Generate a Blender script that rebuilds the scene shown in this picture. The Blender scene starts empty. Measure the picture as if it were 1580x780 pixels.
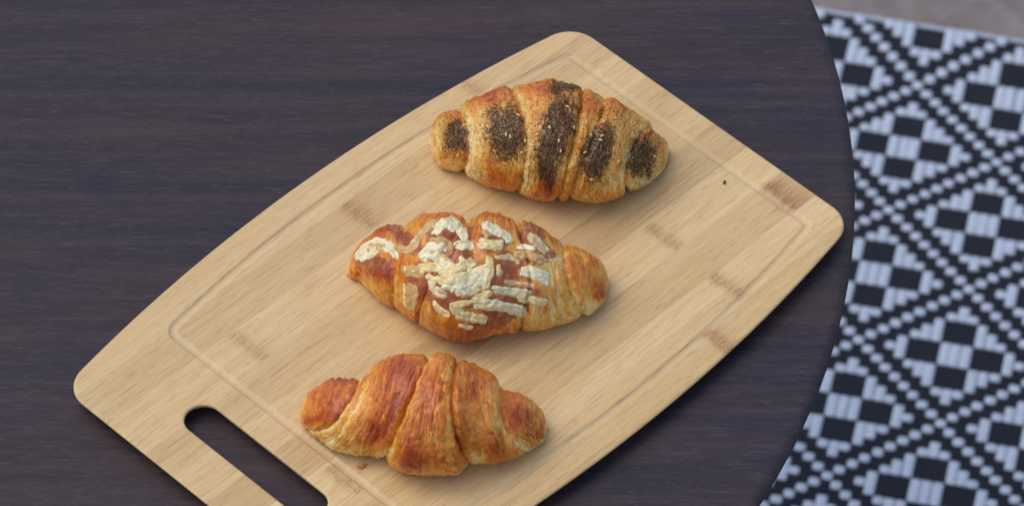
import bpy, bmesh, math, random
import numpy as np
from mathutils import Vector
from mathutils.bvhtree import BVHTree

# ------------------------------------------------------------------ camera, light, exposure
ELEV = math.radians(47.7)            # camera looks down by this much
SE, CE = math.sin(ELEV), math.cos(ELEV)
FPX = 8000.0                         # focal length in photo pixels (1580 wide)
BOARD_TOP = 0.752
TABLE_TOP = 0.742
THICK = 0.98                         # board thickness, cm
DIST = FPX * 0.00036
CAM = np.array([0, -CE * DIST, BOARD_TOP + SE * DIST])

scene = bpy.context.scene
COL = scene.collection
cam_data = bpy.data.cameras.new("camera")
cam_data.sensor_width = 36.0
cam_data.lens = 36.0 * FPX / 1580.0
cam_data.clip_start, cam_data.clip_end = 0.05, 200.0
cam_data.dof.use_dof = True
cam_data.dof.focus_distance = DIST - 0.02
cam_data.dof.aperture_fstop = 13.5
cam = bpy.data.objects.new("camera", cam_data)
cam.location = CAM
cam.rotation_euler = (math.pi / 2 - ELEV, 0, 0)
COL.objects.link(cam)
scene.camera = cam

SUN_EL, SUN_AZ = math.radians(62), math.radians(172)     # azimuth measured from +X towards +Y: light comes from the left
world = bpy.data.worlds.new("World")
scene.world = world
world.use_nodes = True
wn = world.node_tree.nodes
sky = wn.new("ShaderNodeTexSky")
sky.sky_type = 'NISHITA'
sky.sun_disc = False
sky.sun_elevation = SUN_EL
sky.sun_rotation = math.pi / 2 - SUN_AZ
sky.air_density, sky.dust_density, sky.ozone_density = 1.0, 2.5, 1.0
wn["Background"].inputs[1].default_value = 0.15
world.node_tree.links.new(sky.outputs[0], wn["Background"].inputs[0])
sun_data = bpy.data.lights.new("sun", 'SUN')
sun_data.energy = 0.7
sun_data.angle = math.radians(60)
sun_data.color = (1.0, 0.94, 0.85)
sun = bpy.data.objects.new("sun", sun_data)
sun.rotation_euler = Vector((math.cos(SUN_EL) * math.cos(SUN_AZ), math.cos(SUN_EL) * math.sin(SUN_AZ), math.sin(SUN_EL))).to_track_quat('Z', 'Y').to_euler()
sun.location = (-2, 0.5, 3)
COL.objects.link(sun)
scene.view_settings.view_transform = 'Standard'
scene.view_settings.look = 'None'
scene.view_settings.gamma = 1.0
scene.view_settings.use_curve_mapping = False
scene.view_settings.exposure = 0.36
scene.render.engine = 'CYCLES'
scene.cycles.use_denoising = True

# ------------------------------------------------------------------ helpers
random.seed(4)
RNG = np.random.default_rng(11)


def at(px, py, z):
    """point of the plane at height z that the photograph shows at pixel (px, py): used to measure sizes and places"""
    d = np.array([px - 790.0, CE * FPX - SE * (py - 390.0), -SE * FPX - CE * (py - 390.0)])
    return CAM + d * ((z - CAM[2]) / d[2])


def hash3(i, j, k, seed):
    h = (i.astype(np.int64) * 374761393 + j.astype(np.int64) * 668265263 + k.astype(np.int64) * 2147483647 + seed * 974711) & 0xFFFFFFFF
    h = ((h ^ (h >> 13)) * 1274126177) & 0xFFFFFFFF
    h = ((h ^ (h >> 16)) * 2246822519) & 0xFFFFFFFF
    return ((h ^ (h >> 15)) & 0xFFFF) / 65535.0


def noise(x, y, z, seed=0):
    """smooth value noise, about -1..1"""
    x, y, z = np.broadcast_arrays(np.asarray(x, float), np.asarray(y, float), np.asarray(z, float))
    i, j, k = np.floor(x), np.floor(y), np.floor(z)
    fx, fy, fz = x - i, y - j, z - k
    fx, fy, fz = [t * t * t * (t * (6 * t - 15) + 10) for t in (fx, fy, fz)]
    out = 0
    for a in (0, 1):
        for b in (0, 1):
            for c in (0, 1):
                wgt = (fx if a else 1 - fx) * (fy if b else 1 - fy) * (fz if c else 1 - fz)
                out = out + wgt * hash3(i + a, j + b, k + c, seed)
    return out * 2 - 1


def fbm(x, y, z, seed=0, octaves=3):
    s, amp, tot = 0, 1.0, 0
    for o in range(octaves):
        s = s + amp * noise(x * 2 ** o, y * 2 ** o, z * 2 ** o, seed + 17 * o)
        tot += amp
        amp *= 0.5
    return s / tot


def sstep(a, b, x):
    t = np.clip((x - a) / (b - a), 0, 1)
    return t * t * (3 - 2 * t)


def lin(r, g, b):
    f = lambda c: c / 12.92 if c <= 0.04045 else ((c + 0.055) / 1.055) ** 2.4
    return np.array([f(r / 255), f(g / 255), f(b / 255)])


def mesh_obj(name, verts, faces, mat, parent=None, smooth=True, tint=None, loc=None):
    me = bpy.data.meshes.new(name)
    me.from_pydata([tuple(v) for v in np.asarray(verts)] if not isinstance(verts, list) else verts, [], faces)
    if tint is not None:
        at_ = me.color_attributes.new("tint", 'FLOAT_COLOR', 'POINT')
        buf = np.ones((len(me.vertices), 4), np.float32)
        buf[:, :3] = tint
        at_.data.foreach_set("color", buf.ravel())
    me.polygons.foreach_set("use_smooth", [smooth] * len(me.polygons))
    me.update()
    o = bpy.data.objects.new(name, me)
    if mat:
        me.materials.append(mat)
    if parent:
        o.parent = parent
    if loc is not None:
        o.location = loc
    COL.objects.link(o)
    return o


def empty(name, loc, rz=0.0):
    o = bpy.data.objects.new(name, None)
    o.empty_display_size = 0.02
    o.location = loc
    o.rotation_euler = (0, 0, rz)
    COL.objects.link(o)
    return o


def tag(o, label=None, category=None, group=None, kind=None):
    for k, v in (("label", label), ("category", category), ("group", group), ("kind", kind)):
        if v:
            o[k] = v
    return o


def grid_faces(nr, nc, wrap=False, base=0, flip=False):
    a = np.arange(nr * nc).reshape(nr, nc) + base
    if wrap:
        a = np.concatenate([a, a[:, :1]], axis=1)
    q = np.stack([a[:-1, :-1], a[:-1, 1:], a[1:, 1:], a[1:, :-1]], -1).reshape(-1, 4)
    return (q[:, ::-1] if flip else q).tolist()


class NT:
    def __init__(self, name):
        self.m = bpy.data.materials.new(name)
        self.m.use_nodes = True
        self.t = self.m.node_tree
        self.b = self.t.nodes["Principled BSDF"]

    def n(self, typ, props=None, **inp):
        x = self.t.nodes.new(typ)
        for k, v in (props or {}).items():
            setattr(x, k, v)
        for k, v in inp.items():
            self.put(x, k, v)
        return x

    def put(self, node, k, v):
        s = node.inputs[int(k[1:])] if k[0] == '_' and k[1:].isdigit() else node.inputs[k.replace('_', ' ')]
        if isinstance(v, bpy.types.NodeSocket):
            self.t.links.new(v, s)
        elif isinstance(v, bpy.types.Node):
            self.t.links.new(v.outputs[0], s)
        else:
            s.default_value = v

    def coords(self, scale=(1, 1, 1), rot=(0, 0, 0), loc=(0, 0, 0), out="Object"):
        tc = self.n("ShaderNodeTexCoord")
        mp = self.n("ShaderNodeMapping")
        self.t.links.new(tc.outputs[out], mp.inputs[0])
        mp.inputs["Scale"].default_value = scale
        mp.inputs["Rotation"].default_value = rot
        mp.inputs["Location"].default_value = loc
        return mp

    def tex(self, vec, scale, detail=3.0, rough=0.55, dist=0.0):
        x = self.n("ShaderNodeTexNoise")
        self.t.links.new(vec.outputs[0], x.inputs["Vector"])
        x.inputs["Scale"].default_value = scale
        x.inputs["Detail"].default_value = detail
        x.inputs["Roughness"].default_value = rough
        x.inputs["Distortion"].default_value = dist
        return x.outputs["Fac"]

    def ramp(self, fac, stops):
        r = self.n("ShaderNodeValToRGB")
        self.t.links.new(fac, r.inputs[0])
        el = r.color_ramp.elements
        while len(el) < len(stops):
            el.new(0.5)
        for e_, (p, c) in zip(el, stops):
            e_.position = p
            e_.color = (*c, 1) if len(c) == 3 else c
        return r.outputs[0]

    def mix(self, fac, a, b, mode='MIX'):
        x = self.n("ShaderNodeMix", {"data_type": 'RGBA', "blend_type": mode})
        for s, v in ((x.inputs[0], fac), (x.inputs[6], a), (x.inputs[7], b)):
            if isinstance(v, bpy.types.NodeSocket):
                self.t.links.new(v, s)
            else:
                s.default_value = v if isinstance(v, float) else (*v, 1)
        return x.outputs[2]

    def math(self, op, a, b=0.0):
        x = self.n("ShaderNodeMath", {"operation": op})
        for s, v in ((x.inputs[0], a), (x.inputs[1], b)):
            if isinstance(v, bpy.types.NodeSocket):
                self.t.links.new(v, s)
            else:
                s.default_value = v
        return x.outputs[0]

    def bump(self, h, strength, dist):
        x = self.n("ShaderNodeBump")
        x.inputs["Strength"].default_value = strength
        x.inputs["Distance"].default_value = dist
        self.t.links.new(h, x.inputs["Height"])
        return x.outputs[0]

    def done(self, color=None, rough=None, normal=None, spec=None, **kw):
        for k, v in (("Base Color", color), ("Roughness", rough), ("Normal", normal), ("Specular IOR Level", spec)):
            if v is None:
                continue
            if isinstance(v, bpy.types.NodeSocket):
                self.t.links.new(v, self.b.inputs[k])
            else:
                self.b.inputs[k].default_value = (*v, 1) if k == "Base Color" else v
        for k, v in kw.items():
            self.b.inputs[k.replace('_', ' ')].default_value = v
        return self.m


# ------------------------------------------------------------------ materials
def mat_table():
    t = NT("dark_stained_wood")
    patch = t.tex(t.coords((1.5, 6, 6)), 1.7, 4, 0.6, 0.8)
    blue = t.tex(t.coords((2.2, 7, 7), loc=(3, 1, 0)), 1.6, 3, 0.6, 0.5)
    band = t.tex(t.coords((2.2, 46, 30), rot=(0, 0, math.radians(-2.5))), 1.5, 5, 0.62, 1.1)
    fine = t.tex(t.coords((40, 420, 60), rot=(0, 0, math.radians(-1))), 1.6, 4, 0.7, 0.6)
    pores = t.tex(t.coords((170, 900, 100)), 1.3, 3, 0.65, 0.4)
    col = t.ramp(patch, [(0.34, tuple(lin(37, 35, 44))), (0.50, tuple(lin(46, 38, 42))), (0.66, tuple(lin(60, 46, 45)))])
    col = t.mix(t.math('MULTIPLY', t.ramp(blue, [(0.46, (0, 0, 0)), (0.62, (1, 1, 1))]), 0.55), col, tuple(lin(34, 35, 50)))
    col = t.mix(t.math('MULTIPLY', t.ramp(band, [(0.45, (0, 0, 0)), (0.75, (1, 1, 1))]), 0.55), col, tuple(lin(76, 58, 54)))
    col = t.mix(t.math('MULTIPLY', t.ramp(band, [(0.28, (1, 1, 1)), (0.46, (0, 0, 0))]), 0.45), col, tuple(lin(27, 27, 38)))
    col = t.mix(t.math('MULTIPLY', t.ramp(fine, [(0.50, (0, 0, 0)), (0.72, (1, 1, 1))]), 0.55), col, tuple(lin(84, 70, 72)))
    fl = t.math('MULTIPLY', t.ramp(pores, [(0.60, (0, 0, 0)), (0.74, (1, 1, 1))]), 0.35)
    col = t.mix(fl, col, tuple(lin(112, 96, 96)))
    dk = t.math('MULTIPLY', t.ramp(pores, [(0.28, (1, 1, 1)), (0.42, (0, 0, 0))]), 0.55)
    col = t.mix(dk, col, tuple(lin(22, 21, 30)))
    h = t.math('ADD', fine, t.math('MULTIPLY', pores, 0.6))
    return t.done(col, 0.5, t.bump(h, 0.3, 0.0006), 0.3)


def mat_bamboo():
    t = NT("bamboo")
    oi = t.n("ShaderNodeObjectInfo")
    off = t.n("ShaderNodeVectorMath", {"operation": 'SCALE'})
    t.t.links.new(oi.outputs["Random"], off.inputs["Scale"])
    off.inputs[0].default_value = (7.0, 3.0, 5.0)
    tc = t.n("ShaderNodeTexCoord")
    add = t.n("ShaderNodeVectorMath", {"operation": 'ADD'})
    t.t.links.new(tc.outputs["Object"], add.inputs[0])
    t.t.links.new(off.outputs[0], add.inputs[1])

    def mapped(s):
        mp = t.n("ShaderNodeMapping")
        t.t.links.new(add.outputs[0], mp.inputs[0])
        mp.inputs["Scale"].default_value = s
        return mp
    broad = t.tex(mapped((2, 110, 90)), 1.0, 3, 0.5, 0.0)
    fibre = t.tex(mapped((22, 760, 300)), 1.0, 5, 0.68, 0.0)
    hair = t.tex(mapped((80, 1700, 500)), 1.0, 3, 0.6)
    cloud = t.tex(mapped((14, 26, 26)), 1.0, 3)
    col = t.ramp(broad, [(0.25, tuple(lin(200, 167, 116))), (0.5, tuple(lin(211, 180, 130))), (0.75, tuple(lin(218, 190, 141)))])
    col = t.mix(t.math('MULTIPLY', t.ramp(cloud, [(0.4, (0, 0, 0)), (0.75, (1, 1, 1))]), 0.35), col, tuple(lin(206, 167, 116)))
    f1 = t.math('MULTIPLY', t.ramp(fibre, [(0.52, (0, 0, 0)), (0.74, (1, 1, 1))]), 0.42)
    col = t.mix(f1, col, tuple(lin(172, 130, 84)))
    f2 = t.math('MULTIPLY', t.ramp(fibre, [(0.26, (1, 1, 1)), (0.45, (0, 0, 0))]), 0.5)
    col = t.mix(f2, col, tuple(lin(228, 202, 160)))
    f3 = t.math('MULTIPLY', t.ramp(hair, [(0.54, (0, 0, 0)), (0.68, (1, 1, 1))]), 0.48)
    col = t.mix(f3, col, tuple(lin(150, 108, 68)))
    # the strip's own colour and the growth rings (node marks) stored on the mesh
    col = t.mix(1.0, col, (1, 1, 1), 'MULTIPLY')
    mulnode = col.node
    t.t.links.new(oi.outputs["Color"], mulnode.inputs[7])
    nm = t.n("ShaderNodeAttribute", {"attribute_name": "tint"})
    sep = t.n("ShaderNodeSeparateColor")
    t.t.links.new(nm.outputs["Color"], sep.inputs[0])
    spk = t.tex(mapped((1200, 1600, 400)), 1.0, 4, 0.7)
    halo = t.tex(mapped((90, 700, 100)), 1.0, 4, 0.65)
    m1 = t.math('MULTIPLY', sep.outputs[0], t.ramp(halo, [(0.35, (0.25,) * 3), (0.6, (1, 1, 1))]))
    col = t.mix(m1, col, tuple(lin(150, 98, 58)))
    m2 = t.math('MULTIPLY', sep.outputs[1], t.ramp(spk, [(0.50, (0, 0, 0)), (0.62, (1, 1, 1))]))
    col = t.mix(m2, col, tuple(lin(112, 70, 40)))
    m3 = t.math('MULTIPLY', sep.outputs[1], t.ramp(spk, [(0.34, (1, 1, 1)), (0.44, (0, 0, 0))]))
    col = t.mix(m3, col, tuple(lin(226, 190, 140)))
    col = t.mix(t.math('MULTIPLY', sep.outputs[2], 0.22), col, tuple(lin(204, 190, 160)))
    h = t.math('ADD', fibre, t.math('MULTIPLY', hair, 0.5))
    return t.done(col, 0.55, t.bump(h, 0.25, 0.0003), 0.3)


def mat_dough(name, rough, coat):
    t = NT(name)
    a = t.n("ShaderNodeAttribute", {"attribute_name": "tint"})
    c = t.coords((1, 1, 1))
    n1 = t.tex(c, 300, 5, 0.7)
    n2 = t.tex(c, 1500, 2, 0.6)
    k = t.ramp(n1, [(0.28, (0.70, 0.62, 0.54)), (0.52, (1, 1, 1)), (0.78, (1.20, 1.20, 1.16))])
    col = t.mix(1.0, a.outputs["Color"], (1, 1, 1), 'MULTIPLY')
    t.t.links.new(k, col.node.inputs[7])
    h = t.math('ADD', n1, t.math('MULTIPLY', n2, 0.5))
    r = t.ramp(n1, [(0.3, (rough + 0.14,) * 3), (0.7, (rough - 0.08,) * 3)])
    return t.done(col, r, t.bump(h, 0.4, 0.0007), 0.22, Coat_Weight=coat, Coat_Roughness=0.15,
                  Subsurface_Weight=0.12, Subsurface_Radius=(0.004, 0.002, 0.001), Subsurface_Scale=0.6)


def mat_tinted(name, rough, spec=0.4, bump=0.3, scale=900, sss=0.0):
    t = NT(name)
    a = t.n("ShaderNodeAttribute", {"attribute_name": "tint"})
    n1 = t.tex(t.coords((1, 1, 1)), scale, 3, 0.6)
    col = t.mix(1.0, a.outputs["Color"], (1, 1, 1), 'MULTIPLY')
    t.t.links.new(t.ramp(n1, [(0.3, (0.84,) * 3), (0.6, (1.04,) * 3)]), col.node.inputs[7])
    kw = dict(Subsurface_Weight=sss, Subsurface_Radius=(0.003, 0.002, 0.0015), Subsurface_Scale=0.7) if sss else {}
    return t.done(col, rough, t.bump(n1, bump, 0.0005), spec, **kw)


def mat_yarn(name, c0, c1, rough, wave):
    t = NT(name)
    n1 = t.tex(t.coords((1, 1, 1)), 350, 3, 0.6)
    col = t.ramp(n1, [(0.3, c0), (0.7, c1)])
    w = t.n("ShaderNodeTexWave", {"wave_type": 'BANDS', "bands_direction": wave[0]})
    t.t.links.new(t.coords((1, 1, 1)).outputs[0], w.inputs["Vector"])
    w.inputs["Scale"].default_value = wave[1]
    w.inputs["Distortion"].default_value = 0.6
    return t.done(col, rough, t.bump(w.outputs["Fac"], 0.6, 0.0012), 0.3)


def mat_concrete():
    t = NT("concrete")
    c = t.coords((1, 1, 1))
    a, b, g = t.tex(c, 9, 4, 0.6), t.tex(c, 60, 4, 0.65), t.tex(c, 240, 3, 0.6)
    col = t.ramp(a, [(0.3, tuple(lin(102, 94, 90))), (0.7, tuple(lin(136, 126, 121)))])
    col = t.mix(t.math('MULTIPLY', t.ramp(b, [(0.45, (0, 0, 0)), (0.7, (1, 1, 1))]), 0.6), col, tuple(lin(150, 142, 139)))
    col = t.mix(t.math('MULTIPLY', t.ramp(g, [(0.5, (0, 0, 0)), (0.7, (1, 1, 1))]), 0.4), col, tuple(lin(96, 86, 82)))
    return t.done(col, 0.85, t.bump(b, 0.4, 0.003))


M_TABLE, M_BAMBOO = mat_table(), mat_bamboo()
M_DOUGH = mat_dough("glazed_pastry", 0.50, 0.60)
M_CHEESE = mat_tinted("melted_cheese", 0.38, 0.45, 0.35, 700, 0.2)
M_HERB = mat_tinted("dried_herbs", 0.9, 0.12, 0.3, 1500)
M_SEED = mat_tinted("sesame", 0.45, 0.4, 0.1, 900)
M_WHITE_YARN = mat_yarn("white_cord", tuple(lin(180, 192, 210)), tuple(lin(210, 219, 230)), 0.6, ('Y', 260))
M_BLACK_YARN = mat_yarn("black_cord", tuple(lin(18, 20, 30)), tuple(lin(28, 31, 44)), 0.7, ('Y', 210))
M_CONCRETE = mat_concrete()

# ------------------------------------------------------------------ floor
g = 14.0
floor = mesh_obj("floor", [(-g, -g, 0), (g, -g, 0), (g, g, 0), (-g, g, 0)], [(0, 1, 2, 3)], M_CONCRETE, smooth=False)
tag(floor, "rough grey brown concrete floor beyond the rug", "floor", kind="structure")


# ------------------------------------------------------------------ woven rug
def build_rug():
    ang = math.radians(-12.44)
    cw, rh = 0.00799, 0.00746                       # one cord across, one row along
    root = empty("woven_rug", (0.2992, 0.7878, 0.0005), ang)      # origin: centre of one medallion
    tag(root, "black and white woven rug with diamond lattice on the concrete floor", "rug")
    # local x = cord i, local y = -row j
    i0, i1, j0, j1 = -78, 82, JTOP, 168

    def white(i, j):
        m = lambda a: (a + 9) % 18 - 9
        for di in (0, 9):
            x, y = m(i - di), m(j - di)
            s = abs(x) + abs(y)
            if s <= 8 or (s == 9):
                if s == 9:
                    return True
                if s > 6:
                    return False
                bx, by = (x + 1) // 3 if True else 0, (y + 1) // 3
                return (bx + by) % 2 == 0
        return False
    def row_y(j):                                    # the weave is slacker towards the far end
        return -j * rh * 0.994 + (0.20 * rh * (-9 - j) if j < -9 else 0.0)
    x0, x1 = (i0 - 0.5) * cw, (i1 + 0.5) * cw
    y0, y1 = row_y(j1 + 0.5), row_y(j0 - 0.5)
    # backing: dark warp with a rolled edge
    nx, ny = 80, 86
    gx, gy = np.meshgrid(np.linspace(x0, x1, nx), np.linspace(y0, y1, ny))
    edge = np.minimum.reduce([gx - x0, x1 - gx, gy - y0, y1 - gy])
    gz = 0.0055 + 0.0007 * noise(gx * 9, gy * 9, 0, 5) - 0.0035 * (edge < 1e-6)
    v = np.stack([gx, gy, gz], -1).reshape(-1, 3)
    mesh_obj("black_weave", v, grid_faces(ny, nx), M_BLACK_YARN, root)
    # white cords: every run of white in a cord is one rounded float of yarn
    prof = [(-0.50, 0.0), (-0.46, 0.62), (-0.24, 0.95), (0.0, 1.0), (0.24, 0.95), (0.46, 0.62), (0.50, 0.0)]
    verts, faces = [], []
    rr = random.Random(3)
    for i in range(i0, i1 + 1):
        j = j0
        while j <= j1:
            if not white(i, j):
                j += 1
                continue
            k = j
            while k + 1 <= j1 and white(i, k + 1):
                k += 1
            ya, yb = row_y(j - 0.5), row_y(k + 0.5)
            single = (k == j)
            grow = 0.06 * rh if single else 0.0
            ya, yb = ya + grow, yb - grow
            wdt = cw * (1.06 if single else 1.0) * rr.uniform(0.95, 1.03)
            xc = i * cw + rr.uniform(-1, 1) * 0.0003
            zb = 0.0050 + 0.0007 * float(noise(xc * 9, ya * 9, 0, 5))
            hh = 0.0013 * rr.uniform(0.9, 1.1)
            ln = ya - yb
            ends = [(0.0, 0.62, 0.0), (0.08 * rh, 0.82, 0.6), (0.34 * rh, 1.0, 1.0)] if single else [(0.0, 0.86, 0.0), (0.05 * rh, 0.94, 0.7), (0.22 * rh, 1.0, 1.0)]
            rows = [(ya - d, w, h) for d, w, h in ends] + [(yb + d, w, h) for d, w, h in reversed(ends)]
            b = len(verts)
            for (yy, ws, hs) in rows:
                for (px_, pz_) in prof:
                    verts.append((xc + px_ * wdt * ws, yy, zb + hh * hs * pz_))
            faces += grid_faces(len(rows), len(prof), base=b, flip=True)
            j = k + 1
    o = mesh_obj("white_cord", verts, faces, M_WHITE_YARN, root)
    o["kind"] = "stuff"
    # pale bound edge along the far end and the sides
    bv, bf = [], []
    for (ax, ay, bx, by) in ((x0, y1, x1, y1), (x0, y0, x1, y0), (x0, y0, x0, y1), (x1, y0, x1, y1)):
        n = 60
        dx, dy = (bx - ax), (by - ay)
        L = math.hypot(dx, dy)
        tx, ty = dx / L, dy / L
        b = len(bv)
        for q in range(n + 1):
            px_, py_ = ax + dx * q / n, ay + dy * q / n
            for s in range(7):
                an = math.pi * s / 6
                w_ = 0.0016 * math.cos(an)
                bv.append((px_ - ty * w_, py_ + tx * w_, 0.0005 + 0.0050 * math.sin(an) * (1 + 0.1 * math.sin(q * 3.1))))
        bf += grid_faces(n + 1, 7, base=b)
    mesh_obj("bound_edge", bv, bf, M_WHITE_YARN, root)


JTOP = -16
build_rug()


# ------------------------------------------------------------------ round table
def lathe(profile, n=160, close_top=True):
    v, f = [], []
    for (r, z) in profile:
        for k in range(n):
            a = 2 * math.pi * k / n
            v.append((r * math.cos(a), r * math.sin(a), z))
    f += grid_faces(len(profile), n, wrap=True)
    if close_top:
        f.append(list(range((len(profile) - 1) * n, len(profile) * n)))
    return v, f


TX, TY, TR = -0.3226, 0.0743, 0.5166
table = empty("round_table", (TX, TY, 0))
tag(table, "round dark brown stained wooden table under the cutting board", "table")
t_ = TABLE_TOP
top_prof = [(0.10, t_ - 0.024), (TR - 0.030, t_ - 0.024), (TR - 0.012, t_ - 0.017), (TR - 0.0035, t_ - 0.009), (TR - 0.0005, t_ - 0.0055),
            (TR, t_ - 0.0040), (TR - 0.0006, t_ - 0.0022), (TR - 0.0020, t_ - 0.0008), (TR - 0.0042, t_ - 0.0001), (TR - 0.007, t_)]
v, f = lathe(top_prof, 256)
mesh_obj("tabletop", v, f, M_TABLE, table)
v, f = lathe([(0.045, 0.03), (0.040, 0.10), (0.036, 0.40), (0.042, 0.66), (0.12, 0.700), (0.13, t_ - 0.0245)], 48)
mesh_obj("pedestal", v, f, M_TABLE, table)
v, f = lathe([(0.20, 0.0), (0.20, 0.012), (0.18, 0.022), (0.06, 0.030), (0.0455, 0.034)], 64)
mesh_obj("foot_plate", v, f, M_TABLE, table)

# ------------------------------------------------------------------ bamboo cutting board
VC = 0.85                                       # centre line of the board, cm, in the frame measured from the photograph
UL, UR = -24.2, 15.2
HOLE_U, HOLE_W, HOLE_L = -20.33, 1.04, 5.15


def half_w(u):
    return 13.02 - 0.0051 * (u + 5.0) ** 2


CORNER = 1.9


def corner_centre(sg):
    """v of the centre of a corner's rounding, touching the end and the bowed side"""
    ue = UR if sg > 0 else UL
    uc = ue - sg * CORNER
    us = np.linspace(uc - 2, uc + 2, 801)
    lo, hi = 5.0, 12.5
    for _ in range(50):
        m = (lo + hi) / 2
        d = np.hypot(us - uc, half_w(us) - m).min()
        lo, hi = (m, hi) if d > CORNER else (lo, m)
    j = np.argmin(np.hypot(us - uc, half_w(us) - lo))
    return uc, lo, us[j], half_w(us[j])


CORN = {-1: corner_centre(-1), 1: corner_centre(1)}


def outline_quarter(sg, n_side=60, n_arc=14):
    """points from the widest place to the middle of an end, on the +v side: (u, v, nu, nv)"""
    uc, vc, ut, vt = CORN[sg]
    pts = []
    for u in np.linspace(-5.0, ut, n_side, endpoint=False):
        n = np.array([2 * 0.0051 * (u + 5.0), 1.0])
        n /= np.linalg.norm(n)
        pts.append((u, half_w(u), n[0], n[1]))
    a0, a1 = math.atan2(vt - vc, ut - uc), (0.0 if sg > 0 else math.pi)
    for a in np.linspace(a0, a1, n_arc):
        pts.append((uc + CORNER * math.cos(a), vc + CORNER * math.sin(a), math.cos(a), math.sin(a)))
    for v in np.linspace(vc, 0, 40)[1:]:
        pts.append((UR if sg > 0 else UL, v, float(sg), 0.0))
    return pts


def outline():
    r, l = outline_quarter(1), outline_quarter(-1)
    mir = lambda p: [(u, -v, a, -b) for u, v, a, b in p]
    loop = r + mir(r)[::-1][1:] + mir(l)[1:] + l[::-1][1:-1]
    return np.array(loop)


def u_range(v, d):
    """u interval of the outline pulled in by d, at cross position v from the centre line"""
    v = abs(v)
    out = []
    for sg in (-1, 1):
        uc, vc, ut, vt = CORN[sg]
        r = CORNER - d
        nv = (vt - vc) / CORNER
        if v <= vc:
            u = (UR if sg > 0 else UL) - sg * d
        elif v <= vc + r * nv:
            u = uc + sg * math.sqrt(max(0, r * r - (v - vc) ** 2))
        else:
            u = -5.0 + sg * math.sqrt(max(0.0, (13.02 - d - v) / 0.0051))
        out.append(u)
    return out


def groove_z(u, v):
    ul, ur = -17.38, 13.22
    hw = 11.12 - 0.0058 * (u + 4.0) ** 2
    a = np.maximum(ul - u, u - ur)
    b = np.abs(v) - hw
    left = u < -4
    r = np.where(left, 0.6, 0.25)
    qx, qy = a + r, b + r
    sd = np.minimum(np.maximum(qx, qy), 0) + np.hypot(np.maximum(qx, 0), np.maximum(qy, 0)) - r
    d = np.abs(sd) / 0.24
    return -0.125 * np.sqrt(np.clip(1 - d * d, 0, 1)) ** 0.9


NODES = [(13.75, 6.45, 9.0, 1.1, 0.85), (6.7, 3.9, 6.35, 0.50, 0.50), (6.6, 8.95, 11.4, 0.50, 0.55), (3.3, 11.6, 14.0, 0.65, 0.72), (-4.0, -9.3, -6.8, 0.80, 0.55),
         (-15.1, -6.7, -4.0, 0.45, 0.42), (-18.0, 3.9, 6.4, 0.50, 0.45), (7.4, -12.2, -9.9, 0.7, 0.38)]


def node_mask(u, v):
    halo, core = np.zeros_like(u), np.zeros_like(u)
    for (uc, va, vb, s, strg) in NODES:
        inside = sstep(va - 0.08, va + 0.10, v) * (1 - sstep(vb - 0.10, vb + 0.08, v))
        du = u - uc - 0.12 * noise(v * 2.0, uc, 0, 3)
        fade = np.exp(-np.where(du > 0, du / (s * 1.1), -du / (s * 0.55)) ** 2)
        halo = np.maximum(halo, strg * inside * fade)
        core = np.maximum(core, min(1, strg * 1.3) * inside * np.exp(-(du / 0.42) ** 2))
    return halo, core


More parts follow.
